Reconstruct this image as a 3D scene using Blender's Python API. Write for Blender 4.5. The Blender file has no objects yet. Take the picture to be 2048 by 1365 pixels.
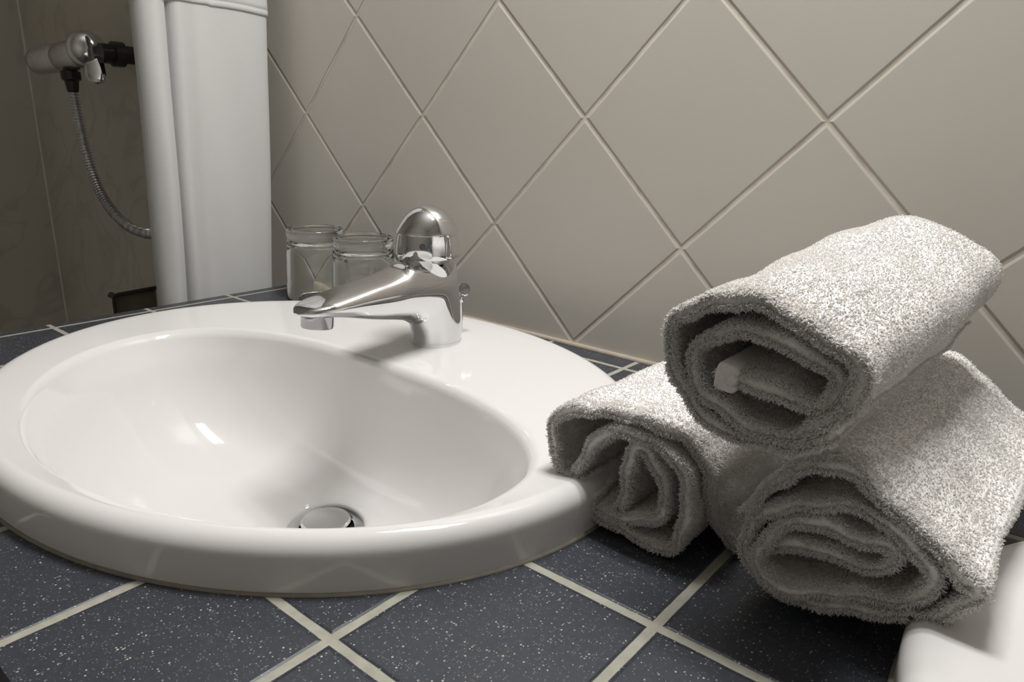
import bpy, bmesh, math, random
import numpy as np
from mathutils import Vector, Matrix

S = bpy.context.scene
COL = S.collection

# ------------------------------------------------------------------ camera
cam_d = bpy.data.cameras.new('camera')
cam = bpy.data.objects.new('camera', cam_d)
COL.objects.link(cam)
S.camera = cam
cam_d.sensor_width = 36.0
cam_d.lens = 1442.93 / 2048 * 36.0
cam_d.clip_start = 0.01
_r = Vector((0.76800061, 0.63996832, 0.02481164))
_u = Vector((-0.20119367, 0.20430243, 0.9580092))
_f = Vector((-0.60802646, 0.74074359, -0.28566196))
cam.matrix_world = Matrix(((_r.x, _u.x, -_f.x, 0.81061924),
                           (_r.y, _u.y, -_f.y, -0.56682469),
                           (_r.z, _u.z, -_f.z, 0.20594782),
                           (0, 0, 0, 1)))

# ------------------------------------------------------------------ world, lamps, exposure
W = bpy.data.worlds.new('world'); S.world = W
W.use_nodes = True
W.node_tree.nodes['Background'].inputs[0].default_value = (0.5, 0.5, 0.52, 1)
W.node_tree.nodes['Background'].inputs[1].default_value = 0.01


def lamp_tube(name, loc, power, length, width, color, up=False):
    """one fluorescent tube of the twin lamp over the mirror (above the frame)"""
    d = bpy.data.lights.new(name, 'AREA')
    d.shape = 'RECTANGLE'; d.size = length; d.size_y = width
    d.energy = power; d.color = color
    o = bpy.data.objects.new(name, d); COL.objects.link(o); o.location = loc
    if up: o.rotation_euler = (math.pi, 0, 0)
    return o


LAMP_COL = (1.0, 0.98, 0.955)
lamp_tube('mirror_lamp_tube', (0.58, -0.130, 0.95), 4.3, 0.36, 0.034, LAMP_COL)
lamp_tube('mirror_lamp_tube', (0.58, -0.210, 0.95), 4.3, 0.36, 0.034, LAMP_COL)
lamp_tube('mirror_lamp_upward_glow', (0.58, -0.170, 0.96), 4.5, 0.36, 0.10, LAMP_COL, up=True)

S.cycles.max_bounces = 16
S.cycles.diffuse_bounces = 10
S.view_settings.view_transform = 'Standard'
S.view_settings.look = 'None'
S.view_settings.exposure = 0.0
S.view_settings.gamma = 1.0
S.view_settings.use_curve_mapping = False


# ------------------------------------------------------------------ materials
def new_mat(name):
    m = bpy.data.materials.new(name); m.use_nodes = True
    return m, m.node_tree, m.node_tree.nodes['Principled BSDF']


def setp(b, **k):
    for n, v in k.items():
        b.inputs[n.replace('_', ' ')].default_value = v


class NT:
    """small helper for node maths"""
    def __init__(s, nt): s.nt = nt
    def node(s, t, **k):
        n = s.nt.nodes.new(t)
        for a, v in k.items(): setattr(n, a, v)
        return n
    def link(s, a, b): s.nt.links.new(a, b)
    def math(s, op, a, b=None, c=None):
        n = s.node('ShaderNodeMath', operation=op)
        for i, v in enumerate((a, b, c)):
            if v is None: continue
            if isinstance(v, (int, float)): n.inputs[i].default_value = v
            else: s.link(v, n.inputs[i])
        return n.outputs[0]
    def smooth(s, x, lo, hi):
        n = s.node('ShaderNodeMapRange', interpolation_type='SMOOTHSTEP')
        s.link(x, n.inputs[0])
        n.inputs[1].default_value = lo; n.inputs[2].default_value = hi
        return n.outputs[0]
    def mix(s, f, a, b):
        n = s.node('ShaderNodeMix', data_type='RGBA')
        if isinstance(f, (int, float)): n.inputs[0].default_value = f
        else: s.link(f, n.inputs[0])
        for i, v in ((6, a), (7, b)):
            if isinstance(v, tuple): n.inputs[i].default_value = v
            else: s.link(v, n.inputs[i])
        return n.outputs[2]
    def noise(s, vec, scale, detail=2.0):
        n = s.node('ShaderNodeTexNoise')
        if vec is not None: s.link(vec, n.inputs['Vector'])
        n.inputs['Scale'].default_value = scale; n.inputs['Detail'].default_value = detail
        return n.outputs[0]
    def bump(s, h, strength, dist, bsdf):
        n = s.node('ShaderNodeBump')
        n.inputs['Strength'].default_value = strength
        n.inputs['Distance'].default_value = dist
        s.link(h, n.inputs['Height']); s.link(n.outputs[0], bsdf.inputs['Normal'])


def line_dist(t, coord, offset, pitch):
    """distance in metres to the nearest line of a family with this pitch"""
    u = t.math('DIVIDE', t.math('SUBTRACT', coord, offset), pitch)
    fr = t.math('FRACT', t.math('ADD', u, 1000.5))
    return t.math('MULTIPLY', t.math('ABSOLUTE', t.math('SUBTRACT', fr, 0.5)), pitch)


def rgb(r, g, b): return (r, g, b, 1.0)


def mat_wall_tile():
    m, nt, b = new_mat('diamond_wall_tile'); t = NT(nt)
    geo = t.node('ShaderNodeNewGeometry')
    sep = t.node('ShaderNodeSeparateXYZ'); t.link(geo.outputs['Position'], sep.inputs[0])
    x, z = sep.outputs[0], t.math('SUBTRACT', sep.outputs[2], 0.2147)
    s2 = math.sqrt(0.5)
    p = t.math('MULTIPLY', t.math('ADD', x, z), s2)
    q = t.math('MULTIPLY', t.math('SUBTRACT', x, z), s2)
    pitch = 0.106 * math.sqrt(2)
    d = t.math('MINIMUM', line_dist(t, p, 0, pitch), line_dist(t, q, 0, pitch))
    n1 = t.noise(geo.outputs['Position'], 7.0)
    tile = t.mix(n1, rgb(0.53, 0.502, 0.452), rgb(0.565, 0.537, 0.49))
    n2 = t.noise(geo.outputs['Position'], 35.0, 4.0)
    grout = t.mix(t.smooth(n2, 0.35, 0.7), rgb(0.62, 0.58, 0.50), rgb(0.45, 0.39, 0.32))
    g = t.smooth(d, 0.0008, 0.0014)
    t.link(t.mix(g, grout, tile), b.inputs['Base Color'])
    rr = t.node('ShaderNodeMapRange'); t.link(g, rr.inputs[0])
    rr.inputs[3].default_value = 0.8; rr.inputs[4].default_value = 0.33
    t.link(rr.outputs[0], b.inputs['Roughness'])
    setp(b, Specular_IOR_Level=0.35)
    t.bump(t.smooth(d, 0.0006, 0.0032), 0.8, 0.0011, b)
    return m


def mat_counter_tile():
    m, nt, b = new_mat('speckled_slate_tile'); t = NT(nt)
    geo = t.node('ShaderNodeNewGeometry'); pos = geo.outputs['Position']
    sep = t.node('ShaderNodeSeparateXYZ'); t.link(pos, sep.inputs[0])
    d = t.math('MINIMUM', line_dist(t, sep.outputs[0], 0.59604, 0.09714),
               line_dist(t, sep.outputs[1], -0.32153, 0.09747))
    # pale flecks fired into the glaze
    v = t.node('ShaderNodeTexVoronoi'); t.link(pos, v.inputs['Vector']); v.inputs['Scale'].default_value = 700.0
    sc = t.node('ShaderNodeSeparateColor'); t.link(v.outputs['Color'], sc.inputs[0])
    size = t.math('MULTIPLY', t.math('POWER', sc.outputs[0], 2.6), 0.36)
    fleck = t.math('MULTIPLY', t.math('LESS_THAN', v.outputs['Distance'], size),
                   t.math('ADD', t.math('MULTIPLY', sc.outputs[1], 0.8), 0.2))
    v2 = t.node('ShaderNodeTexVoronoi'); t.link(pos, v2.inputs['Vector']); v2.inputs['Scale'].default_value = 900.0
    sc2 = t.node('ShaderNodeSeparateColor'); t.link(v2.outputs['Color'], sc2.inputs[0])
    fine = t.math('MULTIPLY', t.math('MULTIPLY', t.math('LESS_THAN', v2.outputs['Distance'], 0.3),
                                     t.math('POWER', sc2.outputs[0], 4.0)), 0.35)
    base = t.mix(t.noise(pos, 300.0, 3.0), rgb(0.029, 0.033, 0.044), rgb(0.050, 0.055, 0.069))
    tile = t.mix(t.math('MAXIMUM', fleck, fine), base, rgb(0.50, 0.49, 0.43))
    gn = t.noise(pos, 160.0, 4.0)
    grout = t.mix(gn, rgb(0.27, 0.265, 0.22), rgb(0.44, 0.43, 0.365))
    wob = t.math('MULTIPLY', t.math('SUBTRACT', t.noise(pos, 60.0), 0.5), 0.0010)
    d2 = t.math('ADD', d, wob)
    g = t.smooth(d2, 0.0021, 0.0025)
    t.link(t.mix(g, grout, tile), b.inputs['Base Color'])
    rr = t.node('ShaderNodeMapRange'); t.link(g, rr.inputs[0])
    rr.inputs[3].default_value = 0.85; rr.inputs[4].default_value = 0.38
    t.link(rr.outputs[0], b.inputs['Roughness'])
    setp(b, Specular_IOR_Level=0.45)
    t.bump(t.smooth(d2, 0.0018, 0.0042), 1.0, 0.0009, b)
    return m


def mat_shower_tile():
    m, nt, b = new_mat('marbled_shower_tile'); t = NT(nt)
    geo = t.node('ShaderNodeNewGeometry'); pos = geo.outputs['Position']
    n = t.noise(pos, 9.0, 6.0)
    n2 = t.node('ShaderNodeTexNoise'); t.link(pos, n2.inputs['Vector'])
    n2.inputs['Scale'].default_value = 4.0; n2.inputs['Detail'].default_value = 8.0
    n2.inputs['Distortion'].default_value = 1.5
    vein = t.math('SUBTRACT', 1.0, t.smooth(t.math('ABSOLUTE', t.math('SUBTRACT', n2.outputs[0], 0.5)), 0.0, 0.03))
    c = t.mix(n, rgb(0.55, 0.52, 0.45), rgb(0.64, 0.61, 0.545))
    c = t.mix(t.math('MULTIPLY', vein, 0.25), c, rgb(0.33, 0.30, 0.25))
    sep = t.node('ShaderNodeSeparateXYZ'); t.link(pos, sep.inputs[0])
    d = line_dist(t, sep.outputs[2], 0.215, 0.33)
    g = t.smooth(d, 0.0008, 0.0016)
    t.link(t.mix(t.math('ADD', t.math('MULTIPLY', g, 0.5), 0.5), rgb(0.55, 0.52, 0.46), c), b.inputs['Base Color'])
    setp(b, Roughness=0.35, Specular_IOR_Level=0.35)
    return m


def mat_plain(name, col, rough=0.5, noise=0.0, scale=20.0, metal=0.0, spec=0.5, bump=0.0, bscale=200.0, bdist=0.0005):
    m, nt, b = new_mat(name); t = NT(nt)
    tc = t.node('ShaderNodeTexCoord')
    if noise:
        lo = tuple(c * (1 - noise) for c in col); hi = tuple(min(1, c * (1 + noise)) for c in col)
        t.link(t.mix(t.noise(tc.outputs['Object'], scale, 4.0), rgb(*lo), rgb(*hi)), b.inputs['Base Color'])
    else:
        b.inputs['Base Color'].default_value = rgb(*col)
    setp(b, Roughness=rough, Metallic=metal, Specular_IOR_Level=spec)
    if bump: t.bump(t.noise(tc.outputs['Object'], bscale, 3.0), bump, bdist, b)
    return m


def mat_cloth():
    m, nt, b = new_mat('white_curtain_cloth'); t = NT(nt)
    tc = t.node('ShaderNodeTexCoord')
    w1 = t.node('ShaderNodeTexWave'); w1.bands_direction = 'Z'; w1.inputs['Scale'].default_value = 260.0
    w2 = t.node('ShaderNodeTexWave'); w2.bands_direction = 'Y'; w2.inputs['Scale'].default_value = 260.0
    for w in (w1, w2): t.link(tc.outputs['Object'], w.inputs['Vector'])
    b.inputs['Base Color'].default_value = rgb(0.60, 0.60, 0.595)
    setp(b, Roughness=0.8, Sheen_Weight=0.2, Specular_IOR_Level=0.2)
    t.bump(t.math('ADD', w1.outputs[1], w2.outputs[1]), 0.15, 0.0003, b)
    return m


def mat_glass():
    m, nt, b = new_mat('clear_tumbler_glass'); t = NT(nt)
    b.inputs['Base Color'].default_value = rgb(0.975, 0.99, 0.98)
    setp(b, Roughness=0.0, IOR=1.5, Transmission_Weight=1.0)
    tc = t.node('ShaderNodeTexCoord')
    t.bump(t.noise(tc.outputs['Object'], 45.0, 1.0), 0.12, 0.002, b)
    return m


def mat_terry(name='white_terry_cotton', through=0.42):
    # cotton loops: mostly diffuse, and thin enough to let some light through
    m, nt, b = new_mat(name); t = NT(nt)
    tc = t.node('ShaderNodeTexCoord')
    col = t.mix(t.noise(tc.outputs['Object'], 300.0, 3.0), rgb(0.93, 0.915, 0.895), rgb(0.97, 0.96, 0.945))
    df = t.node('ShaderNodeBsdfDiffuse'); tr = t.node('ShaderNodeBsdfTranslucent')
    t.link(col, df.inputs[0]); t.link(col, tr.inputs[0])
    mx = t.node('ShaderNodeMixShader'); mx.inputs[0].default_value = through
    t.link(df.outputs[0], mx.inputs[1]); t.link(tr.outputs[0], mx.inputs[2])
    t.link(mx.outputs[0], nt.nodes['Material Output'].inputs['Surface'])
    bp = t.node('ShaderNodeBump'); bp.inputs['Strength'].default_value = 0.7; bp.inputs['Distance'].default_value = 0.0006
    t.link(t.noise(tc.outputs['Object'], 1100.0, 2.0), bp.inputs['Height'])
    t.link(bp.outputs[0], df.inputs['Normal'])
    nt.nodes.remove(b)
    return m


M = {
    'wall_tile': mat_wall_tile(),
    'counter': mat_counter_tile(),
    'shower': mat_shower_tile(),
    'plaster': mat_plain('painted_plaster', (0.50, 0.485, 0.46), 0.85, 0.04, 3.0),
    'ceiling': mat_plain('ceiling_paint', (0.75, 0.74, 0.72), 0.9, 0.03, 3.0),
    'floor': mat_plain('floor_tile', (0.16, 0.16, 0.17), 0.4, 0.15, 6.0),
    'ceramic': mat_plain('white_glazed_ceramic', (0.735, 0.725, 0.72), 0.07, 0.0, spec=0.5),
    'chrome': mat_plain('polished_chrome', (0.74, 0.74, 0.75), 0.045, 0.03, 30.0, metal=1.0),
    'aerator_chrome': mat_plain('aerator_chrome', (0.42, 0.42, 0.43), 0.08, 0.05, 60.0, metal=1.0),
    'chrome_worn': mat_plain('water_spotted_chrome', (0.68, 0.68, 0.71), 0.22, 0.25, 90.0, metal=1.0),
    'dark_metal': mat_plain('dark_metal', (0.06, 0.055, 0.055), 0.35, 0.2, 60.0, metal=0.7),
    'grey_dot': mat_plain('grey_plastic', (0.09, 0.09, 0.095), 0.4, 0.05),
    'sealant': mat_plain('aged_sealant', (0.22, 0.20, 0.16), 0.7, 0.3, 120.0),
    'smoked': mat_plain('smoked_brown_plastic', (0.17, 0.15, 0.125), 0.25, 0.25, 30.0),
    'cloth': mat_cloth(),
    'glass': mat_glass(),
    'terry': mat_terry(),
    'terry_ground': mat_terry('terry_ground_weave', 0.04),
    'pale_grout': mat_plain('pale_grout', (0.78, 0.75, 0.68), 0.8, 0.15, 40.0),
    'caulk': mat_plain('stained_caulk', (0.40, 0.35, 0.29), 0.7, 0.3, 90.0),
    'hem_weave': mat_plain('smooth_woven_hem', (0.78, 0.76, 0.73), 0.8, 0.03, 60.0, spec=0.2, bump=0.2, bscale=900.0),
}


# ------------------------------------------------------------------ helpers
def tag(o, label=None, cat=None, group=None, kind=None):
    if label: o['label'] = label
    if cat: o['category'] = cat
    if group: o['group'] = group
    if kind: o['kind'] = kind
    return o


def empty(name, loc=(0, 0, 0)):
    o = bpy.data.objects.new(name, None); o.empty_display_size = 0.02
    COL.objects.link(o); o.location = loc
    return o


def mesh_obj(name, verts, faces, mat, parent=None, smooth=True):
    me = bpy.data.meshes.new(name)
    me.from_pydata([tuple(v) for v in verts], [], [tuple(f) for f in faces])
    me.update()
    return link_mesh(name, me, mat, parent, smooth)


def link_mesh(name, me, mat, parent=None, smooth=True):
    if smooth: me.polygons.foreach_set('use_smooth', [True] * len(me.polygons))
    o = bpy.data.objects.new(name, me); COL.objects.link(o)
    if mat: me.materials.append(mat)
    if parent:
        o.parent = parent
        # parents here are unrotated: keep the world coordinates of the mesh
        base = parent.location.copy(); p = parent.parent
        while p: base += p.location; p = p.parent
        o.location = -base
    return o


def fix_normals(o):
    bm = bmesh.new(); bm.from_mesh(o.data)
    bmesh.ops.recalc_face_normals(bm, faces=bm.faces); bm.to_mesh(o.data); bm.free()
    return o


def auto_sharp(o, ang=35):
    o.data.set_sharp_from_angle(angle=math.radians(ang))
    return o


def box(name, lo, hi, mat, parent=None, bevel=0.0):
    bm = bmesh.new(); bmesh.ops.create_cube(bm, size=1)
    for v in bm.verts:
        v.co = Vector([lo[i] + (v.co[i] + .5) * (hi[i] - lo[i]) for i in range(3)])
    if bevel: bmesh.ops.bevel(bm, geom=list(bm.edges), offset=bevel, segments=3, profile=0.5, affect='EDGES')
    me = bpy.data.meshes.new(name); bm.to_mesh(me); bm.free()
    return link_mesh(name, me, mat, parent, smooth=bool(bevel))


def rings_mesh(rings, close_u=True, cap_start=False, cap_end=False):
    """rings: list of equal-length point lists"""
    n = len(rings[0]); verts = [p for r in rings for p in r]; faces = []
    for i in range(len(rings) - 1):
        for j in range(n if close_u else n - 1):
            k = (j + 1) % n
            faces.append((i * n + j, i * n + k, (i + 1) * n + k, (i + 1) * n + j))
    if cap_start: faces.append(tuple(range(n))[::-1])
    if cap_end: faces.append(tuple((len(rings) - 1) * n + j for j in range(n)))
    return verts, faces


def lathe(name, profile, center, mat, parent=None, axis=(0, 0, 1), n=64, caps=(True, True), sharp=35):
    """profile: (radius, height) pairs, turned about the axis through center"""
    ax = Vector(axis).normalized()
    a = ax.orthogonal().normalized(); b = ax.cross(a); c = Vector(center)
    rings = [[c + ax * h + (a * math.cos(2 * math.pi * j / n) + b * math.sin(2 * math.pi * j / n)) * max(r, 1e-5)
              for j in range(n)] for r, h in profile]
    v, f = rings_mesh(rings, True, caps[0], caps[1])
    o = mesh_obj(name, v, f, mat, parent); fix_normals(o)
    return auto_sharp(o, sharp)


def catmull(pts, n):
    """n points evenly spread along a Catmull-Rom curve"""
    P = np.array(pts, float); P = np.vstack([2 * P[0] - P[1], P, 2 * P[-1] - P[-2]])
    out = []
    for i in range(1, len(P) - 2):
        t = np.linspace(0, 1, 24, endpoint=False)[:, None]
        p0, p1, p2, p3 = P[i - 1], P[i], P[i + 1], P[i + 2]
        out.append(0.5 * ((2 * p1) + (-p0 + p2) * t + (2 * p0 - 5 * p1 + 4 * p2 - p3) * t ** 2 + (-p0 + 3 * p1 - 3 * p2 + p3) * t ** 3))
    out = np.vstack(out + [P[-2][None]])
    s = np.r_[0, np.cumsum(np.linalg.norm(np.diff(out, axis=0), axis=1))]
    q = np.linspace(0, s[-1], n)
    return np.c_[tuple(np.interp(q, s, out[:, k]) for k in range(out.shape[1]))]


def tube(name, pts, radius, mat, parent=None, n=16, steps=None, caps=True, radii=None):
    P = catmull(pts, steps or len(pts) * 8)
    T = np.gradient(P, axis=0); T /= np.linalg.norm(T, axis=1)[:, None]
    up = Vector(T[0]).orthogonal().normalized(); rings = []
    for i in range(len(P)):
        t = Vector(T[i]); up = (up - t * up.dot(t)).normalized(); sd = t.cross(up)
        r = radius if radii is None else radii[i]
        rings.append([Vector(P[i]) + (up * math.cos(2 * math.pi * j / n) + sd * math.sin(2 * math.pi * j / n)) * r for j in range(n)])
    v, f = rings_mesh(rings, True, caps, caps)
    o = mesh_obj(name, v, f, mat, parent); fix_normals(o)
    return auto_sharp(o, 50)


# ------------------------------------------------------------------ the room
X0, X1, Y0, Z0, Z1 = -0.935, 1.75, -1.30, -0.86, 1.55
tag(box('wall_back', (-0.13, 0.0, Z0), (X1, 0.10, Z1), M['wall_tile']), kind='structure')
tag(box('wall_shower', (X0, 0.0, Z0), (-0.13, 0.10, Z1), M['shower']), kind='structure')
tag(box('wall_left', (X0 - 0.10, Y0, Z0), (X0, 0.10, Z1), M['shower']), kind='structure')
tag(box('wall_right', (X1, Y0, Z0), (X1 + 0.10, 0.10, Z1), M['plaster']), kind='structure')
tag(box('wall_front', (X0 - 0.10, Y0 - 0.10, Z0), (X1 + 0.10, Y0, Z1), M['plaster']), kind='structure')
tag(box('floor', (X0 - 0.10, Y0 - 0.10, Z0 - 0.10), (X1 + 0.10, 0.10, Z0), M['floor']), kind='structure')
tag(box('ceiling', (X0 - 0.10, Y0 - 0.10, Z1), (X1 + 0.10, 0.10, Z1 + 0.10), M['ceiling']), kind='structure')

# ------------------------------------------------------------------ tiled countertop with two basin cut-outs
CX0, CX1, CY0 = -0.0026, X1, -0.5125
BASIN_X, BASIN_Y = 0.374, -0.2710
BASIN2_X = 1.034


def counter_mesh():
    N = 128; verts = []; faces = []
    def ring_to_rect(cx, xa, xb):
        i0 = len(verts)
        for j in range(N):
            a = 2 * math.pi * j / N
            ex, ey = math.cos(a), math.sin(a)
            verts.append((cx + 0.240 * ex, BASIN_Y + 0.190 * ey, 0.0))
        # walk the rectangle outline at the same angles, snapping the corners
        out = []
        for j in range(N):
            a = 2 * math.pi * j / N
            dx, dy = 0.240 * math.cos(a), 0.190 * math.sin(a)
            ts = []
            if dx > 1e-9: ts.append((xb - cx) / dx)
            if dx < -1e-9: ts.append((xa - cx) / dx)
            if dy > 1e-9: ts.append((0.0 - BASIN_Y) / dy)
            if dy < -1e-9: ts.append((CY0 - BASIN_Y) / dy)
            t = min(ts); out.append([cx + dx * t, BASIN_Y + dy * t, 0.0])
        for cxn in (xa, xb):
            for cyn in (0.0, CY0):
                k = min(range(N), key=lambda q: (out[q][0] - cxn) ** 2 + (out[q][1] - cyn) ** 2)
                out[k] = [cxn, cyn, 0.0]
        i1 = len(verts); verts.extend(tuple(p) for p in out)
        for j in range(N):
            k = (j + 1) % N
            faces.append((i0 + j, i1 + j, i1 + k, i0 + k))
        # walls of the cut-out
        i2 = len(verts); verts.extend((verts[i0 + j][0], verts[i0 + j][1], -0.05) for j in range(N))
        for j in range(N):
            k = (j + 1) % N
            faces.append((i0 + j, i0 + k, i2 + k, i2 + j))
    ring_to_rect(BASIN_X, CX0, 0.705)
    ring_to_rect(BASIN2_X, 0.705, 1.36)
    b = len(verts)
    verts.extend([(1.36, CY0, 0), (CX1, CY0, 0), (CX1, 0, 0), (1.36, 0, 0)])
    faces.append((b, b + 1, b + 2, b + 3))
    # front and left edges, under side
    b = len(verts)
    verts.extend([(CX0, 0, 0), (CX0, CY0, 0), (CX1, CY0, 0), (CX0, 0, -0.05), (CX0, CY0, -0.05), (CX1, CY0, -0.05)])
    faces.extend([(b, b + 3, b + 4, b + 1), (b + 1, b + 4, b + 5, b + 2)])
    return verts, faces


v, f = counter_mesh()
top = mesh_obj('tiled_countertop', v, f, M['counter'], smooth=False)
tag(top, 'dark slate-blue speckled tiled countertop with pale grout lines under the basins', 'countertop')
caulk = tube('trim_1', [(0.0, -0.0015, 0.0), (0.4, -0.002, 0.0005), (0.9, -0.0015, 0.0), (1.4, -0.002, 0.0), (X1, -0.0015, 0)], 0.0030, M['caulk'], n=10, steps=60)
tag(caulk, kind='structure')
corner = tube('trim_2', [(X0 + 0.001, -0.001, Z0 + 0.002), (X0 + 0.0012, -0.001, 0.0), (X0 + 0.001, -0.001, 0.7), (X0 + 0.001, -0.001, Z1 - 0.002)], 0.0024, M['pale_grout'], n=8, steps=30)
tag(corner, kind='structure')


# ------------------------------------------------------------------ washbasins
DRAIN_Y, DRAIN_Z = -0.270, -0.100


def basin_mesh(cx):
    N = 192
    rings = []
    def ell(cy, a, b, z, k=0.0, dx=0.0):
        # k = 0 ellipse, k = 1 the D-shaped outline of the bowl (flatter back, fuller front)
        r = []
        for j in range(N):
            t = 2 * math.pi * j / N
            c, s = math.cos(t), math.sin(t)
            p = 2.0 + (0.45 * k if s > 0 else -0.14 * k)
            m = (abs(c) ** p + abs(s) ** p) ** (-1.0 / p)
            bb = b * (1 - k + k * IN_BACK / IN_B) if s > 0 else b
            r.append((cx + dx + a * c * m, cy + bb * s * m, z))
        rings.append(r)
    OY = BASIN_Y
    a0, b0 = OUT_A, OUT_B
    # outside wall and rounded shoulder
    for z in (-0.004, 0.0, 0.006, 0.012, 0.0180): ell(OY, a0, b0, z)
    for k in range(1, 9):
        q = math.radians(90) * k / 8
        ell(OY, a0 - 0.0100 * (1 - math.cos(q)), b0 - 0.0100 * (1 - math.cos(q)), 0.0180 + (RIM_Z - 0.0180) * math.sin(q))
    # gently sloping rim and deck to the soft crease of the bowl
    ao, bo = a0 - 0.0100, b0 - 0.0100
    for k in range(1, 13):
        t = k / 12
        z = RIM_Z + (IN_Z - RIM_Z) * (t ** 1.15)
        ell(OY + (IN_Y - OY) * t, ao + (IN_A - ao) * t, bo + (IN_B - bo) * t, z, t, 0.0170 * t)
    # bowl
    prof = [(1.0, 0.0), (0.9935, -0.0014), (0.984, -0.0052), (0.968, -0.012), (0.935, -0.023), (0.90, -0.039), (0.85, -0.057), (0.785, -0.0745),
            (0.70, -0.0895), (0.60, -0.0995), (0.48, -0.1065), (0.36, -0.1115), (0.25, -0.1155), (0.16, -0.1185)]
    P = catmull(prof, 46)
    fl = prof[-1][0]
    for fr, dz in P[1:]:
        t = (1 - fr) / (1 - fl)
        cy = IN_Y + (DRAIN_Y - IN_Y) * t ** 1.2
        a = IN_A * fr; b = IN_B * fr
        m = t ** 2.2
        rr = 0.031
        a = a * (1 - m) + rr * m; b = b * (1 - m) + rr * m
        z = IN_Z + dz * (IN_Z - DRAIN_Z) / 0.1185
        ell(cy, a, b, z, (1 - t) ** 1.2, 0.0170 - 0.008 * t)
    for r, z in ((0.029, DRAIN_Z - 0.0012), (0.024, DRAIN_Z - 0.004), (0.022, DRAIN_Z - 0.02)):
        ell(DRAIN_Y, r, r, z, 0, 0.009)
    return rings_mesh(rings, True, False, True)


OUT_A, OUT_B, RIM_Z = 0.2550, 0.2060, 0.0280
IN_Y, IN_A, IN_B, IN_Z = -0.3150, 0.2055, 0.1390, 0.0238
IN_BACK = 0.1008          # the bowl is flatter towards the tap deck


def make_basin(cx, label):
    root = empty('washbasin', (cx, BASIN_Y, 0.0))
    tag(root, label, 'washbasin', 'oval basins set into the counter')
    v, f = basin_mesh(cx)
    bowl = mesh_obj('bowl', v, f, M['ceramic'], root); fix_normals(bowl)
    # a thin dirty bead of sealant where the rim meets the tiles
    ring = []
    for k in range(8):
        q = 2 * math.pi * k / 8
        ring.append([(cx + (OUT_A + 0.0004 + 0.0012 * math.cos(q)) * math.cos(t), BASIN_Y + (OUT_B + 0.0004 + 0.0012 * math.cos(q)) * math.sin(t), 0.0002 + 0.0013 * math.sin(q))
                     for t in (2 * math.pi * j / 160 for j in range(160))])
    v, f = rings_mesh(ring + [ring[0]], True)
    sl = mesh_obj('sealant_bead', v, f, M['sealant'], root); fix_normals(sl)
    c = (cx + 0.009, DRAIN_Y, DRAIN_Z)
    fl = lathe('drain_flange', [(0.0305, -0.001), (0.0305, 0.0006), (0.0295, 0.0015), (0.0235, 0.0012), (0.0215, -0.0002), (0.0205, -0.003), (0.0205, -0.012)],
               c, M['chrome'], root, caps=(False, False))
    pl = lathe('drain_plug', [(0.0, -0.010), (0.0180, -0.010), (0.0190, 0.0042), (0.0195, 0.0056), (0.0190, 0.0066), (0.0180, 0.0075), (0.009, 0.0085), (0.0, 0.0088)],
               c, M['chrome'], fl)
    return root


make_basin(BASIN_X, 'large oval white ceramic basin under the chrome tap with its bowl in full view')
make_basin(BASIN2_X, 'second white ceramic basin cut off at the corner beside the rightmost rolled towel')

# ------------------------------------------------------------------ basin tap
TX, TY, TZ = 0.380, -0.146, 0.0282


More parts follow.
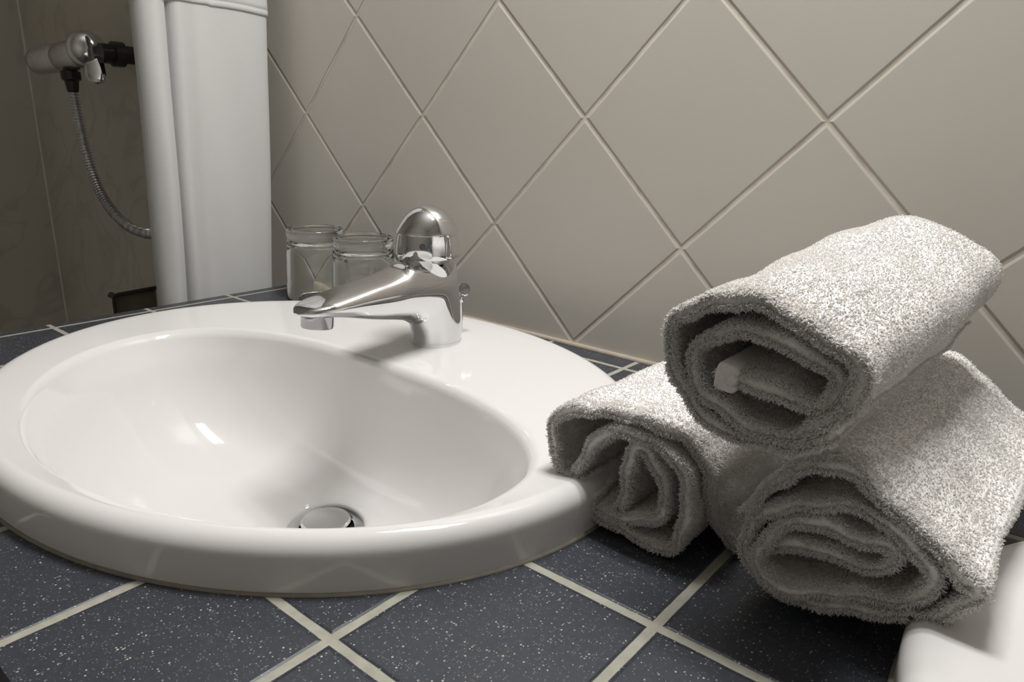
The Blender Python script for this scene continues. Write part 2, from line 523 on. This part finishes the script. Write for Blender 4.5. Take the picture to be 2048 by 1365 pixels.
def make_tap():
    root = empty('basin_tap', (TX, TY, TZ))
    tag(root, 'shiny chrome single-lever mixer tap standing on the back rim of the large basin', 'tap')
    # outer contour (back, top of column, top of spout) and inner contour (crotch, underside); f = forward of the column axis
    outer = [(-0.0217, 0.000), (-0.0216, 0.004), (-0.0211, 0.015), (-0.0204, 0.032), (-0.0192, 0.050), (-0.0175, 0.0660), (-0.0120, 0.0722), (0.006, 0.0728), (0.022, 0.0728), (0.0305, 0.0725),
             (0.0375, 0.0712), (0.0465, 0.0672), (0.059, 0.0640), (0.078, 0.0612), (0.098, 0.0580), (0.118, 0.0545), (0.130, 0.0515), (0.1375, 0.0472)]
    inner = [(0.0217, 0.000), (0.0216, 0.003), (0.0218, 0.006), (0.0225, 0.0095), (0.0242, 0.0130), (0.0268, 0.0180), (0.0305, 0.0196), (0.035, 0.0222), (0.041, 0.0243), (0.049, 0.0262),
             (0.058, 0.0280), (0.068, 0.0300), (0.080, 0.0327), (0.092, 0.0357), (0.105, 0.0388), (0.118, 0.0415), (0.130, 0.0435), (0.1370, 0.0458)]
    width = [0.0217, 0.0216, 0.0215, 0.0214, 0.0213, 0.0213, 0.0213, 0.0214, 0.0215, 0.0215,
             0.0214, 0.0211, 0.0207, 0.0202, 0.0195, 0.0180, 0.0130, 0.0030]
    n = 90
    O, I = np.array(outer), np.array(inner)
    tt = np.linspace(0, 1, len(outer)); q = np.linspace(0, 1, n)
    def sm(A):
        P = np.vstack([2 * A[0] - A[1], A, 2 * A[-1] - A[-2]]); out = []
        for x in q * (len(A) - 1):
            i = min(int(x), len(A) - 2); t = x - i
            p0, p1, p2, p3 = P[i:i + 4]
            out.append(0.5 * ((2 * p1) + (-p0 + p2) * t + (2 * p0 - 5 * p1 + 4 * p2 - p3) * t * t + (-p0 + 3 * p1 - 3 * p2 + p3) * t ** 3))
        return np.array(out)
    O, I, Wd = sm(O), sm(I), sm(np.array(width)[:, None])[:, 0]
    rings = []; K = 72
    for k in range(n):
        c = (O[k] + I[k]) / 2; h = (O[k] - I[k]) / 2
        u = q[k]
        e = 1.0 - 0.22 * max(0, min(1, (u - 0.45) / 0.3))      # the spout is a little squarer than the round column
        r = []
        for j in range(K):
            a = 2 * math.pi * j / K
            ca, sa = math.cos(a), math.sin(a)
            ca = math.copysign(abs(ca) ** e, ca); sa = math.copysign(abs(sa) ** e, sa)
            p = c + h * ca
            r.append((TX + Wd[k] * sa, TY - p[0], TZ + p[1]))
        rings.append(r)
    v, f = rings_mesh(rings, True, True, True)
    body = mesh_obj('tap_body', v, f, M['chrome'], root); fix_normals(body)
    auto_sharp(body, 60)
    lathe('base_ring', [(0.0, -0.006), (0.0216, -0.006), (0.0220, -0.0015), (0.0219, 0.0004), (0.0210, 0.0006)], (TX, TY, TZ), M['chrome'], root, n=96, caps=(True, False))
    # aerator under the tip
    ac = (TX, TY - 0.1195, TZ + 0.0415)
    lathe('aerator', [(0.0118, 0.004), (0.0118, -0.0065), (0.0113, -0.0078), (0.0100, -0.0080), (0.0096, -0.0050), (0.0, -0.0045)], ac, M['aerator_chrome'], root, axis=(0, 0.10, 1), caps=(True, False))
    # handle: cylinder with a flat-fronted face, domed cap over it
    hz = TZ + 0.0735
    HY = TY - 0.0085          # the handle sits a little forward of the foot
    handle = empty('handle', (TX - root.location.x, HY - root.location.y, hz - root.location.z)); handle.parent = root
    lathe('handle_core', [(0.0215, -0.003), (0.0228, -0.0005), (0.0234, 0.0010), (0.0237, 0.0030), (0.0237, 0.0205), (0.0, 0.0205)], (TX, HY, hz), M['chrome'], handle, n=96)
    lathe('shoulder', [(0.0150, -0.022), (0.0192, -0.016), (0.0214, -0.0105), (0.0224, -0.0055), (0.0226, -0.0012), (0.0220, -0.0006), (0.0, -0.0006)], (TX, HY, hz), M['chrome'], root, n=96, caps=(False, False))
    BA = math.radians(-54)       # azimuth the button looks to
    HA = math.radians(50)        # half angle of the opening
    LIP = math.radians(-100)     # the lever lip points along the spout
    prof = [(0.0240, 0.0004), (0.0246, 0.0012), (0.0248, 0.0025), (0.0246, 0.0060), (0.0242, 0.0100), (0.0236, 0.0140), (0.0230, 0.0172), (0.0230, 0.0181), (0.0232, 0.0184), (0.0232, 0.0190), (0.0228, 0.0205),
            (0.0219, 0.0229), (0.0207, 0.0256), (0.0193, 0.0283), (0.0174, 0.0311), (0.0148, 0.0338), (0.0117, 0.0362), (0.0082, 0.0383), (0.0043, 0.0397), (0.0003, 0.0402)]
    prof = [(r * 1.085, z * 1.045 if z > 0.0182 else z) for r, z in prof]
    K = 180; rings = []
    for r, z in prof:
        ring = []
        for j in range(K):
            a = 2 * math.pi * j / K
            da = abs((a - BA + math.pi) % (2 * math.pi) - math.pi)
            dl = abs((a - LIP + math.pi) % (2 * math.pi) - math.pi)
            lip = max(0.0, math.cos(dl)) ** 2
            rr, zz = r, z
            if z < 0.0182:
                m = max(0, min(1, (HA + 0.05 - da) / 0.10)); m = m * m * (3 - 2 * m)
                rr = r * (1 - m) + 0.0222 * m
            else:
                rr = r + 0.0014 * lip * max(0, 1 - (z - 0.0182) / 0.014)
                zz = z - 0.0012 * lip * max(0, 1 - abs(z - 0.030) / 0.010)
            ring.append((TX + rr * math.cos(a), HY + rr * math.sin(a), hz + zz))
        rings.append(ring)
    v, f = rings_mesh(rings, True, False, True)
    dome = mesh_obj('handle_cap', v, f, M['chrome'], handle); fix_normals(dome); auto_sharp(dome, 50)
    bd = Vector((math.cos(BA), math.sin(BA), 0))
    o = lathe('temperature_dot', [(0.0, -0.001), (0.0026, -0.001), (0.0026, 0.0005), (0.0, 0.0005)], Vector((TX, HY, hz + 0.0105)) + bd * 0.0237, M['grey_dot'], handle, axis=bd, n=24)
    tag(o, 'round grey temperature dot')
    # pop-up rod behind the column
    rod = lathe('pop_up_rod', [(0.0, -0.002), (0.0022, -0.002), (0.0022, 0.027), (0.0033, 0.0275), (0.0038, 0.030), (0.0033, 0.0325), (0.0, 0.0328)], (TX, TY + 0.0305, TZ), M['chrome'], root, n=24)
    lathe('rod_knob', [(0.0, -0.0016), (0.0054, -0.0016), (0.0062, 0.0), (0.0054, 0.0016), (0.0, 0.0022)], (TX + 0.001, TY + 0.0335, TZ + 0.0385), M['chrome'], rod, axis=(0.75, -0.45, 0.35), n=32)
    return root


make_tap()


# ------------------------------------------------------------------ two upturned tumblers
def make_glass(x, y, label):
    H = 0.081
    prof = [(0.0352, 0.0), (0.0362, 0.0004), (0.0365, 0.0012), (0.0362, 0.010), (0.0352, 0.035), (0.0340, 0.062), (0.0336, 0.0665), (0.0325, 0.0685), (0.0326, 0.0705), (0.0334, 0.0730),
            (0.0335, 0.0770), (0.0328, 0.0795), (0.0310, 0.0806), (0.0280, 0.0810), (0.0262, 0.0803), (0.0235, 0.0790), (0.0, 0.0787),
            ]
    inner = [(0.0, 0.0665), (0.020, 0.0660), (0.0275, 0.0640), (0.0305, 0.0600), (0.0318, 0.050), (0.0332, 0.020), (0.0340, 0.002), (0.0346, 0.0003)]
    prof = [(r, z * 1.04) for r, z in prof]; inner = [(r, z * 1.04) for r, z in inner]
    pr = prof + inner + [prof[0]]
    o = lathe('drinking_glass', pr, (0, 0, 0.0), M['glass'], None, n=96, caps=(False, False), sharp=60)
    o.location = (x, y, 0.0004)
    tag(o, label, 'glass', 'upturned tumblers by the wall')
    return o


make_glass(0.0815, -0.0535, 'clear glass tumbler standing upside down nearest the white shower curtain')
make_glass(0.1695, -0.0530, 'clear glass tumbler standing upside down, half hidden behind the chrome tap')


# ------------------------------------------------------------------ shower curtain
def make_curtain():
    sec = [(-0.085, -0.142), (-0.072, -0.163), (-0.056, -0.1785), (-0.038, -0.186), (-0.022, -0.1835), (-0.0135, -0.173), (-0.0180, -0.162), (-0.030, -0.1545), (-0.046, -0.151),
           (-0.048, -0.1475), (-0.036, -0.1445), (-0.030, -0.138), (-0.032, -0.127), (-0.0345, -0.116), (-0.032, -0.102), (-0.0275, -0.085), (-0.0255, -0.066), (-0.0265, -0.048), (-0.029, -0.034),
           (-0.034, -0.0270), (-0.044, -0.0255), (-0.058, -0.031), (-0.075, -0.045), (-0.080, -0.070), (-0.070, -0.095)]
    P = catmull(sec, 200)
    T = np.gradient(P, axis=0); T /= np.linalg.norm(T, axis=1)[:, None]
    Nn = np.c_[T[:, 1], -T[:, 0]]
    zs = np.linspace(-0.80, 1.25, 150)
    th = 0.0006
    def at(i, z, off):
        y = P[i, 1]; k = (0.33 - z)
        w = 0.0022 * math.sin(7.0 * z + 40 * y) + 0.0012 * math.sin(19 * z + 90 * y + 1.3)
        yy = y - 0.048 * max(0, k) * (1.0 if y > -0.10 else 0.15 + 0.85 * max(0, (y + 0.20)) / 0.10)
        return (P[i, 0] + Nn[i, 0] * off + w, yy + Nn[i, 1] * off, z)
    rings = []
    for i in list(range(200)): rings.append([at(i, z, th) for z in zs])
    for i in list(range(199, -1, -1)): rings.append([at(i, z, -th) for z in zs])
    v, f = rings_mesh(rings + [rings[0]], False)
    o = mesh_obj('shower_curtain', v, f, M['cloth']); fix_normals(o)
    tag(o, 'white fabric shower curtain hanging in folds beside the counter', 'curtain')
    # stitched band: doubled cloth with a wavy lower edge
    rings = []
    def band(i, z): return at(i, z, 0.0024)
    for i in range(200):
        s = i / 199
        zb = 0.3285 + 0.0016 * math.sin(14 * s + 0.6) - 0.0010 * (P[i, 1] > -0.1)
        rr = [at(i, zb + 0.0003, 0.0004), at(i, zb, 0.0016), at(i, zb + 0.0008, 0.0026), at(i, zb + 0.0030, 0.0024), at(i, zb + 0.0058, 0.0026), at(i, zb + 0.0066, 0.0018),
              at(i, zb + 0.0074, 0.0026), at(i, zb + 0.012, 0.0022)] + [at(i, z, 0.0022) for z in np.linspace(zb + 0.02, 1.24, 40)]
        rings.append(rr)
    v, f = rings_mesh(rings, False)
    h = mesh_obj('stitched_hem', v, f, M['cloth'], o)
    tag(h, 'doubled band of cloth with a stitched lower edge')
    return o


make_curtain()


# ------------------------------------------------------------------ shower mixer, hose, soap dish
def make_shower_mixer():
    my, mz = -0.078, 0.294
    root = empty('shower_mixer', (-0.45, my, mz))
    tag(root, 'chrome shower mixer bar on the dark tiled wall left of the curtain', 'shower mixer')
    ax = Vector((1, 0, 0.03)).normalized()
    lathe('mixer_bar', [(0.0, -0.113), (0.012, -0.1125), (0.0185, -0.109), (0.0215, -0.101), (0.0222, -0.085), (0.0222, -0.002), (0.0216, 0.0), (0.0216, 0.003), (0.0222, 0.005), (0.0225, 0.075), (0.0215, 0.082), (0.0, 0.082)],
          (-0.538, my, mz), M['chrome_worn'], root, axis=ax)
    kn = lathe('temperature_knob', [(0.0, -0.014), (0.021, -0.012), (0.0262, -0.004), (0.0270, 0.006), (0.0255, 0.016), (0.021, 0.024), (0.013, 0.029), (0.0, 0.0305)], (-0.428, my - 0.006, mz + 0.006), M['chrome'], root, axis=(1, -0.25, 0.05))
    # paddle lever hanging from the knob
    rings = []
    for k in range(21):
        t = k / 20
        c = Vector((-0.410 + 0.026 * t, my - 0.004 - 0.010 * t, mz - 0.004 - 0.040 * t))
        w = 0.015 * math.sqrt(max(0.0, 1 - max(0, (t - 0.55) / 0.45) ** 2.2)) * (0.85 + 0.15 * t) + 0.0004
        d = 0.0052 * math.sqrt(max(0.0, 1 - max(0, (t - 0.8) / 0.2) ** 2)) + 0.0003
        rings.append([c + Vector((0.62, 0.78, 0)) * (w * math.cos(a)) + Vector((0.73, -0.58, 0.36)) * (d * math.sin(a)) for a in (2 * math.pi * j / 32 for j in range(32))])
    v, f = rings_mesh(rings, True, True, True)
    lv = mesh_obj('lever', v, f, M['chrome'], kn); fix_normals(lv)
    lathe('hose_connector', [(0.0105, 0.006), (0.0105, -0.001), (0.0145, -0.002), (0.0145, -0.014), (0.0105, -0.017), (0.0085, -0.032), (0.007, -0.034)], (-0.515, my, mz - 0.020), M['dark_metal'], root, n=12, caps=(True, True), sharp=20)
    un = lathe('wall_union', [(0.014, -0.004), (0.014, 0.012), (0.018, 0.013), (0.018, 0.028), (0.013, 0.030), (0.013, 0.080)], (-0.385, my, mz), M['dark_metal'], root, axis=(0, 1, 0), n=24, sharp=25)
    lathe('wall_rosette', [(0.013, -0.012), (0.024, -0.011), (0.031, -0.004), (0.0325, 0.0), (0.0, 0.0)], (-0.385, -0.0002, mz), M['chrome_worn'], un, axis=(0, 1, 0), caps=(False, True))
    return root


make_shower_mixer()


def make_hose():
    pts = [(-0.5150, -0.0780, 0.241), (-0.5180, -0.0760, 0.215), (-0.5190, -0.073, 0.185), (-0.5160, -0.071, 0.150), (-0.5060, -0.069, 0.112), (-0.4830, -0.067, 0.077), (-0.4480, -0.065, 0.051),
           (-0.4050, -0.064, 0.036), (-0.360, -0.063, 0.0310), (-0.325, -0.063, 0.033), (-0.295, -0.063, 0.045), (-0.273, -0.063, 0.067), (-0.257, -0.062, 0.10), (-0.25, -0.06, 0.16), (-0.245, -0.058, 0.26), (-0.245, -0.056, 0.40)]
    n = 2600
    P = catmull(pts, n)
    s = np.r_[0, np.cumsum(np.linalg.norm(np.diff(P, axis=0), axis=1))]
    radii = 0.0066 + 0.0016 * np.clip(np.cos(2 * math.pi * s / 0.0048) * 1.6, -1, 1)
    o = tube('shower_hose', pts, 0.007, M['chrome_worn'], n=14, steps=n, radii=radii)
    tag(o, 'ribbed metal shower hose looping down from the chrome mixer bar', 'shower hose')


make_hose()


def make_soap_dish():
    root = empty('soap_dish', (-0.489, 0.0, -0.105))
    tag(root, 'small dark metal soap holder low on the shower wall beside the curtain', 'soap dish')
    box('dish_body', (-0.494, -0.067, -0.124), (-0.484, 0.0, -0.0905), M['smoked'], root, 0.002)
    # flat rail bent round the open side and the front corner
    def bar(name, pts):
        P = catmull(pts, 60); rings = []
        for p in P:
            p = Vector(p)
            rings.append([p + Vector((-0.0035, 0, -0.003)), p + Vector((0.0035, 0, -0.003)), p + Vector((0.0035, 0, 0.003)), p + Vector((-0.0035, 0, 0.003))] if False else
                         [p + Vector((0.004 * math.cos(a), 0.004 * math.sin(a) * 0.8, 0.004 * math.sin(a))) for a in (2 * math.pi * q / 12 for q in range(12))])
        vv, ff = rings_mesh(rings, True, True, True)
        o = mesh_obj(name, vv, ff, M['dark_metal'], root); fix_normals(o)
    bar('rail', [(-0.478, 0.0, -0.0865), (-0.478, -0.030, -0.0875), (-0.478, -0.060, -0.0885), (-0.478, -0.0705, -0.0895), (-0.478, -0.0735, -0.0945), (-0.478, -0.0735, -0.110), (-0.478, -0.0735, -0.121)])
    bar('cross_bar', [(-0.478, -0.0735, -0.0895), (-0.485, -0.0735, -0.0895), (-0.496, -0.0730, -0.0895)])
    return root


make_soap_dish()


# ------------------------------------------------------------------ rolled towels
def roll_centreline(pts, n):
    return catmull(pts, n)


def make_towel(name, pts, yf, length, label, seed, shift=(0.0, 0.0), scale=1.0, hw=0.0022, tufts=185000, front=0.024, hem=None, hem_len=0.0, setback=None):
    rng = np.random.default_rng(seed)
    C0 = np.array(pts, float)
    seglen = np.linalg.norm(np.diff(C0, axis=0), axis=1).sum()
    n = int(seglen / 0.0011)
    P = roll_centreline(C0, n)
    cen = np.array([(P[:, 0].min() + P[:, 0].max()) / 2, (P[:, 1].min() + P[:, 1].max()) / 2])
    T = np.gradient(P, axis=0); T /= np.linalg.norm(T, axis=1)[:, None]
    Nn = np.c_[T[:, 1], -T[:, 0]]
    ks = np.arange(1, 7); ph = rng.uniform(0, 6.28, (3, 6))
    s_arr = np.linspace(0, seglen, n)
    edge = (np.sin(s_arr[:, None] * 22 * ks + ph[0]) / ks).sum(axis=1) * 0.0014
    # inner turns sit slightly back from the front edge
    u = np.linspace(0, 1, n)
    yfront = yf + edge + 0.0015 * (1 - u)
    if setback: yfront = yfront + np.interp(u, *zip(*setback))

    hvar = 1 + 0.30 * (1 - u) + 0.22 * np.sin(s_arr * 95 + ph[2, 0]) + 0.14 * np.sin(s_arr * 230 + ph[2, 1])
    wave = 0.0011 * np.sin(s_arr * 130 + ph[2, 2]) + 0.0006 * np.sin(s_arr * 310 + ph[2, 3])

    def surf(i, side, d, off=0.0):
        """i: centreline index array, side +-1, d: distance back from the front edge, off: extra lift"""
        t = d / length
        low = 0.0011 * np.sin(38 * d + 60 * s_arr[i] + ph[1, 0]) + 0.0007 * np.sin(90 * d - 110 * s_arr[i] + ph[1, 1])
        low = low * np.clip(d / 0.03, 0, 1) + wave[i] * np.clip(1 - d / 0.045, 0, 1)
        h = hw * hvar[i] * np.sqrt(np.clip(1 - ((0.0016 - np.minimum(d, 0.0024)) / 0.0024) ** 2, 0.02, 1))
        q = P[i] + Nn[i] * ((side * (h + off) + low)[:, None])
        sc = (1 + (scale - 1) * t)[:, None]
        q = cen + (q - cen) * sc + np.c_[shift[0] * t, shift[1] * t]
        return rest(np.c_[q[:, 0], yfront[i] + d, q[:, 1]])

    def rest(p):
        # the rolls give way where they lie against the basin rims
        for cx in (BASIN_X, BASIN2_X):
            e = np.sqrt(((p[:, 0] - cx) / (OUT_A + 0.0005)) ** 2 + ((p[:, 1] - BASIN_Y) / (OUT_B + 0.0005)) ** 2)
            ins = (e < 1) & (p[:, 2] < RIM_Z)
            depth = (1 - e) * OUT_A
            up = RIM_Z - p[:, 2]
            lift = ins & (up <= depth)
            push = ins & (up > depth)
            p[lift, 2] = RIM_Z + 0.0003
            k = np.where(push, 1 / np.maximum(e, 1e-6), 1.0)
            p[:, 0] = cx + (p[:, 0] - cx) * k
            p[:, 1] = np.where(push, BASIN_Y + (p[:, 1] - BASIN_Y) * k, p[:, 1])
        p[:, 2] = np.maximum(p[:, 2], 0.0006)
        return p

    ds = np.r_[0.0, 0.0003, 0.0007, 0.0012, 0.0018, 0.0024, 0.0035, np.linspace(0.006, length, 44)]
    idx = np.arange(n)
    loop_i = np.r_[idx, idx[::-1]]; loop_s = np.r_[np.ones(n), -np.ones(n)]
    grid = np.stack([surf(loop_i, loop_s, np.full(2 * n, d)) for d in ds])      # (nd, 2n, 3)
    nd = len(ds); m = 2 * n
    verts = grid.reshape(-1, 3)
    a = np.arange(nd - 1)[:, None] * m; j = np.arange(m)[None]; k = (j + 1) % m
    quads = np.stack([a + j, a + k, a + m + k, a + m + j], -1).reshape(-1, 4)
    # close the two ends strip-wise
    e = np.arange(n - 1)
    front_q = np.stack([e, m - 1 - e, m - 2 - e, e + 1], -1)
    back_q = front_q + (nd - 1) * m
    quads = np.vstack([quads, front_q, back_q[:, ::-1]])
    me = bpy.data.meshes.new(name)
    set_mesh(me, verts, quads)
    me.update()
    o = link_mesh(name, me, M['terry_ground'])
    fix_normals(o)
    tag(o, label, 'towel', 'rolled white towels stacked on the counter')

    # ---- terry loops: short curled tufts standing on every exposed face
    d_back = length
    # which centreline points see the outside, per side
    seg_a, seg_b = P[:-1:3], P[1::3][:len(P[:-1:3])]
    def exposed(i, side):
        o2 = P[i] + Nn[i] * side * 0.0022
        for ang in (0.0, 0.7, -0.7):
            c, s_ = math.cos(ang), math.sin(ang)
            dr = Nn[i] * side; dr = np.array([dr[0] * c - dr[1] * s_, dr[0] * s_ + dr[1] * c])
            b = seg_b - seg_a; ra = seg_a - o2
            den = dr[0] * b[:, 1] - dr[1] * b[:, 0]; den[np.abs(den) < 1e-12] = 1e-12
            t = (ra[:, 0] * b[:, 1] - ra[:, 1] * b[:, 0]) / den
            w = (ra[:, 0] * dr[1] - ra[:, 1] * dr[0]) / den
            if not np.any((t > 0) & (w >= -0.1) & (w <= 1.1)): return True
        return False
    ex = np.array([[exposed(i, sd) for i in range(n)] for sd in (1, -1)])
    # candidates, thinned to the exposed ones
    w_out = ex.sum() * (length - front); w_in = 2 * n * front; w_edge = 2 * n * 0.008
    tot = w_out * 1.0 + w_in * 1.35 + w_edge * 1.2
    n_out, n_in, n_edge = (int(tufts * x / tot) for x in (w_out, w_in * 1.35, w_edge * 1.2))
    pairs = np.argwhere(ex)
    pk = pairs[rng.integers(0, len(pairs), n_out)]
    i1, s1, d1 = pk[:, 1], 1 - 2 * pk[:, 0], front + (length - front) * rng.random(n_out)
    i2, s2, d2 = rng.integers(0, n, n_in), rng.choice([1, -1], n_in), front * rng.random(n_in) ** 1.15
    i3, s3, d3 = rng.integers(0, n, n_edge), rng.choice([1, -1], n_edge), 0.0020 * rng.random(n_edge) ** 2.4
    n_tail = 3500                                               # the loose outer end of the cloth
    i4 = n - 1 - rng.integers(0, 3, n_tail); s4 = rng.choice([1, -1], n_tail); d4 = length * rng.random(n_tail)
    I = np.r_[i1, i2, i3, i4]; Sd = np.r_[s1, s2, s3, s4].astype(float); D = np.r_[d1, d2, d3, d4]
    if hem is not None:            # the woven hem band carries no loops
        keep = ~((s_arr[I] < hem_len)); I, Sd, D = I[keep], Sd[keep], D[keep]
    # no loops where a face is turned right away from the room (pressed on the counter or the wall side)
    Bt = surf(I, Sd, D); nt3 = np.c_[Nn[I, 0] * Sd, np.zeros(len(I)), Nn[I, 1] * Sd]
    view = np.array([0.78, -0.60, 0.26]) - Bt; view /= np.linalg.norm(view, axis=1)[:, None]
    keep = ((nt3 * view).sum(1) > -0.30) | (D < front) | (I >= n - 3); I, Sd, D = I[keep], Sd[keep], D[keep]
    B = surf(I, Sd, D, -0.0004)
    fw = np.clip(1 - D / 0.0030, 0, 1)[:, None]                 # lean forward on the rolled edge
    N3 = np.c_[Nn[I, 0] * Sd, np.zeros(len(I)), Nn[I, 1] * Sd] * (1 - 0.75 * fw) + np.array([0, -1, 0]) * fw
    tail = (I >= n - 3)[:, None]
    N3 = N3 + np.c_[T[I, 0], np.zeros(len(I)), T[I, 1]] * tail * rng.uniform(0, 2.5, (len(I), 1))
    N3 += rng.normal(0, 0.38, N3.shape); N3 /= np.linalg.norm(N3, axis=1)[:, None]
    R3 = rng.normal(0, 1, N3.shape)
    R3 -= N3 * (R3 * N3).sum(1)[:, None]; R3 /= np.linalg.norm(R3, axis=1)[:, None]
    R3[:, 2] -= np.where(D < 0.004, 0.7, 0.2); R3 /= np.linalg.norm(R3, axis=1)[:, None]
    Q3 = np.cross(N3, R3); Q3 /= np.linalg.norm(Q3, axis=1)[:, None]
    cnt = len(I)
    L = (rng.uniform(0.0008, 0.0014, cnt) * np.where(D < 0.003, 1.9, np.where(D < 0.010, 1.5, 1.0)))[:, None]; rad = rng.uniform(0.00018, 0.00028, cnt)[:, None]
    # an arc that rises along the normal and curls over sideways
    rings = []
    for hgt, side, rr in ((0.0, 0.0, 1.0), (0.55, 0.10, 1.05), (0.92, 0.48, 1.0)):
        c = B + N3 * L * hgt + R3 * L * side
        ax1 = R3 * (1 - hgt * 0.5) + N3 * (-0.6 * hgt); ax1 /= np.linalg.norm(ax1, axis=1)[:, None]
        for a in range(3):
            an = 2 * math.pi * a / 3
            rings.append(c + (ax1 * math.cos(an) + Q3 * math.sin(an)) * rad * rr)
    tip = B + N3 * L * 0.88 + R3 * L * 0.92
    V = np.stack(rings + [tip], 1).reshape(-1, 3)               # 10 verts each
    base = (np.arange(cnt) * 10)[:, None]
    fq = []
    for lv in (0, 1):
        for a in range(3):
            b2 = (a + 1) % 3
            fq.append(base + np.array([[lv * 3 + a, lv * 3 + b2, lv * 3 + 3 + b2, lv * 3 + 3 + a]]))
    ft = [base + np.array([[6 + a, 6 + (a + 1) % 3, 9]]) for a in range(3)]
    me2 = bpy.data.meshes.new('terry_pile')
    set_mesh(me2, V, np.vstack(fq), np.vstack(ft))
    po = link_mesh('terry_pile', me2, M['terry'], None)
    po.parent = o
    tag(po, kind='stuff')
    return o, surf, s_arr


def set_mesh(me, verts, quads, tris=None):
    verts = np.asarray(verts, np.float32); quads = np.asarray(quads, np.int32)
    nq = len(quads); nt = 0 if tris is None else len(tris)
    loops = quads.ravel() if tris is None else np.r_[quads.ravel(), np.asarray(tris, np.int32).ravel()]
    starts = np.r_[np.arange(nq) * 4, nq * 4 + np.arange(nt) * 3].astype(np.int32)
    totals = np.r_[np.full(nq, 4), np.full(nt, 3)].astype(np.int32)
    me.vertices.add(len(verts)); me.vertices.foreach_set('co', verts.ravel())
    me.loops.add(len(loops)); me.loops.foreach_set('vertex_index', loops.astype(np.int32))
    me.polygons.add(nq + nt); me.polygons.foreach_set('loop_start', starts); me.polygons.foreach_set('loop_total', totals)
    me.update(calc_edges=True); me.validate()


ROLL_LEFT = [(0.6438, 0.0181), (0.6463, 0.0314), (0.6488, 0.0444), (0.652, 0.0546), (0.6602, 0.0534), (0.6671, 0.0428), (0.6679, 0.0274), (0.6593, 0.0186), (0.6413, 0.0115), (0.6276, 0.0147), (0.6177, 0.024), (0.6213, 0.0407), (0.6323, 0.055), (0.6486, 0.0633), (0.6646, 0.0625), (0.6757, 0.0535), (0.6811, 0.0376), (0.6814, 0.0222), (0.6737, 0.0083), (0.6575, 0.0069), (0.6356, 0.0092), (0.6165, 0.0178), (0.6029, 0.0318), (0.6005, 0.0467), (0.6062, 0.0609), (0.6255, 0.0683), (0.648, 0.0702), (0.6663, 0.0717), (0.6781, 0.0667), (0.6859, 0.0507), (0.6884, 0.0327), (0.693, 0.010), (0.7, 0.004)]
ROLL_RIGHT = [(0.7242, 0.0335), (0.7391, 0.0375), (0.7534, 0.0392), (0.7659, 0.0414), (0.7705, 0.0457), (0.7687, 0.0514), (0.7562, 0.0516), (0.7421, 0.0514), (0.7308, 0.0468), (0.7216, 0.0372), (0.7186, 0.0262), (0.7239, 0.0188), (0.7367, 0.0187), (0.7511, 0.0226), (0.7688, 0.0289), (0.7808, 0.0353), (0.785, 0.0448), (0.7812, 0.0526), (0.771, 0.0588), (0.7572, 0.0628), (0.7407, 0.0609), (0.7267, 0.0544), (0.7166, 0.0423), (0.7121, 0.0296), (0.7151, 0.0185), (0.7267, 0.0139), (0.7472, 0.0154), (0.7699, 0.022), (0.7859, 0.0296), (0.7963, 0.0396), (0.8005, 0.0484), (0.794, 0.0521), (0.7806, 0.0607), (0.7667, 0.0696), (0.7549, 0.0779), (0.743, 0.078), (0.7295, 0.0712), (0.7186, 0.0606), (0.712, 0.0441)]
ROLL_TOP = [(0.7002, 0.1095), (0.7087, 0.1116), (0.7206, 0.1121), (0.7302, 0.109), (0.7406, 0.1078), (0.7455, 0.1131), (0.7444, 0.1205), (0.7376, 0.1242), (0.7261, 0.1286), (0.7148, 0.1333), (0.7039, 0.1319), (0.6945, 0.1259), (0.6893, 0.118), (0.6885, 0.1092), (0.6919, 0.1022), (0.7002, 0.0983), (0.7107, 0.0952), (0.7246, 0.0934), (0.7364, 0.0962), (0.7471, 0.1065), (0.7513, 0.1154), (0.7513, 0.1244), (0.7469, 0.1309), (0.738, 0.1357), (0.7244, 0.1413), (0.7088, 0.1439), (0.6929, 0.1412), (0.6806, 0.134), (0.6781, 0.1225), (0.6811, 0.1101), (0.6856, 0.1005), (0.6920, 0.0935), (0.7010, 0.0895), (0.7130, 0.0888), (0.7260, 0.0884), (0.7375, 0.0908), (0.7445, 0.0960)]

make_towel('rolled_towel', ROLL_LEFT, -0.275, 0.215, 'rolled white terry towel lying lowest at left, against the rim of the large basin', 11, setback=((0, 0), (0.84, 0.0), (0.93, 0.014), (1.0, 0.03)))
make_towel('rolled_towel', ROLL_RIGHT, -0.280, 0.205, 'rolled white terry towel at lower right, its corner over the second basin', 12)
top_roll, _, _ = make_towel('rolled_towel', ROLL_TOP, -0.300, 0.205, 'rolled white terry towel lying on top of the other two rolls', 13, shift=(0.012, 0.012), scale=1.06)

# the woven hem at the heart of the top roll: a flat folded band without loops
def hem_block(o):
    sec = []
    for k in range(32):
        a = 2 * math.pi * k / 32
        ca, sa = math.cos(a), math.sin(a)
        sec.append((0.0046 * math.copysign(abs(ca) ** 0.45, ca), 0.0058 * math.copysign(abs(sa) ** 0.45, sa)))
    rings = []
    for d, s in ((-0.0100, 0.02), (-0.0100, 0.86), (-0.0096, 0.95), (-0.0086, 1.0), (0.0, 1.0), (0.03, 1.0), (0.06, 0.95)):
        rings.append([(0.7040 + sx * s + 0.12 * sz * s, -0.2920 + d + 0.10 * sx, 0.1115 + sz * s - 0.22 * sx * s) for sx, sz in sec])
    v, f = rings_mesh(rings, True, True, True)
    h = mesh_obj('woven_hem', v, f, M['hem_weave']); fix_normals(h); auto_sharp(h, 60)
    h.parent = o
    tag(h, 'smooth woven hem band at the heart of the roll')


hem_block(top_roll)
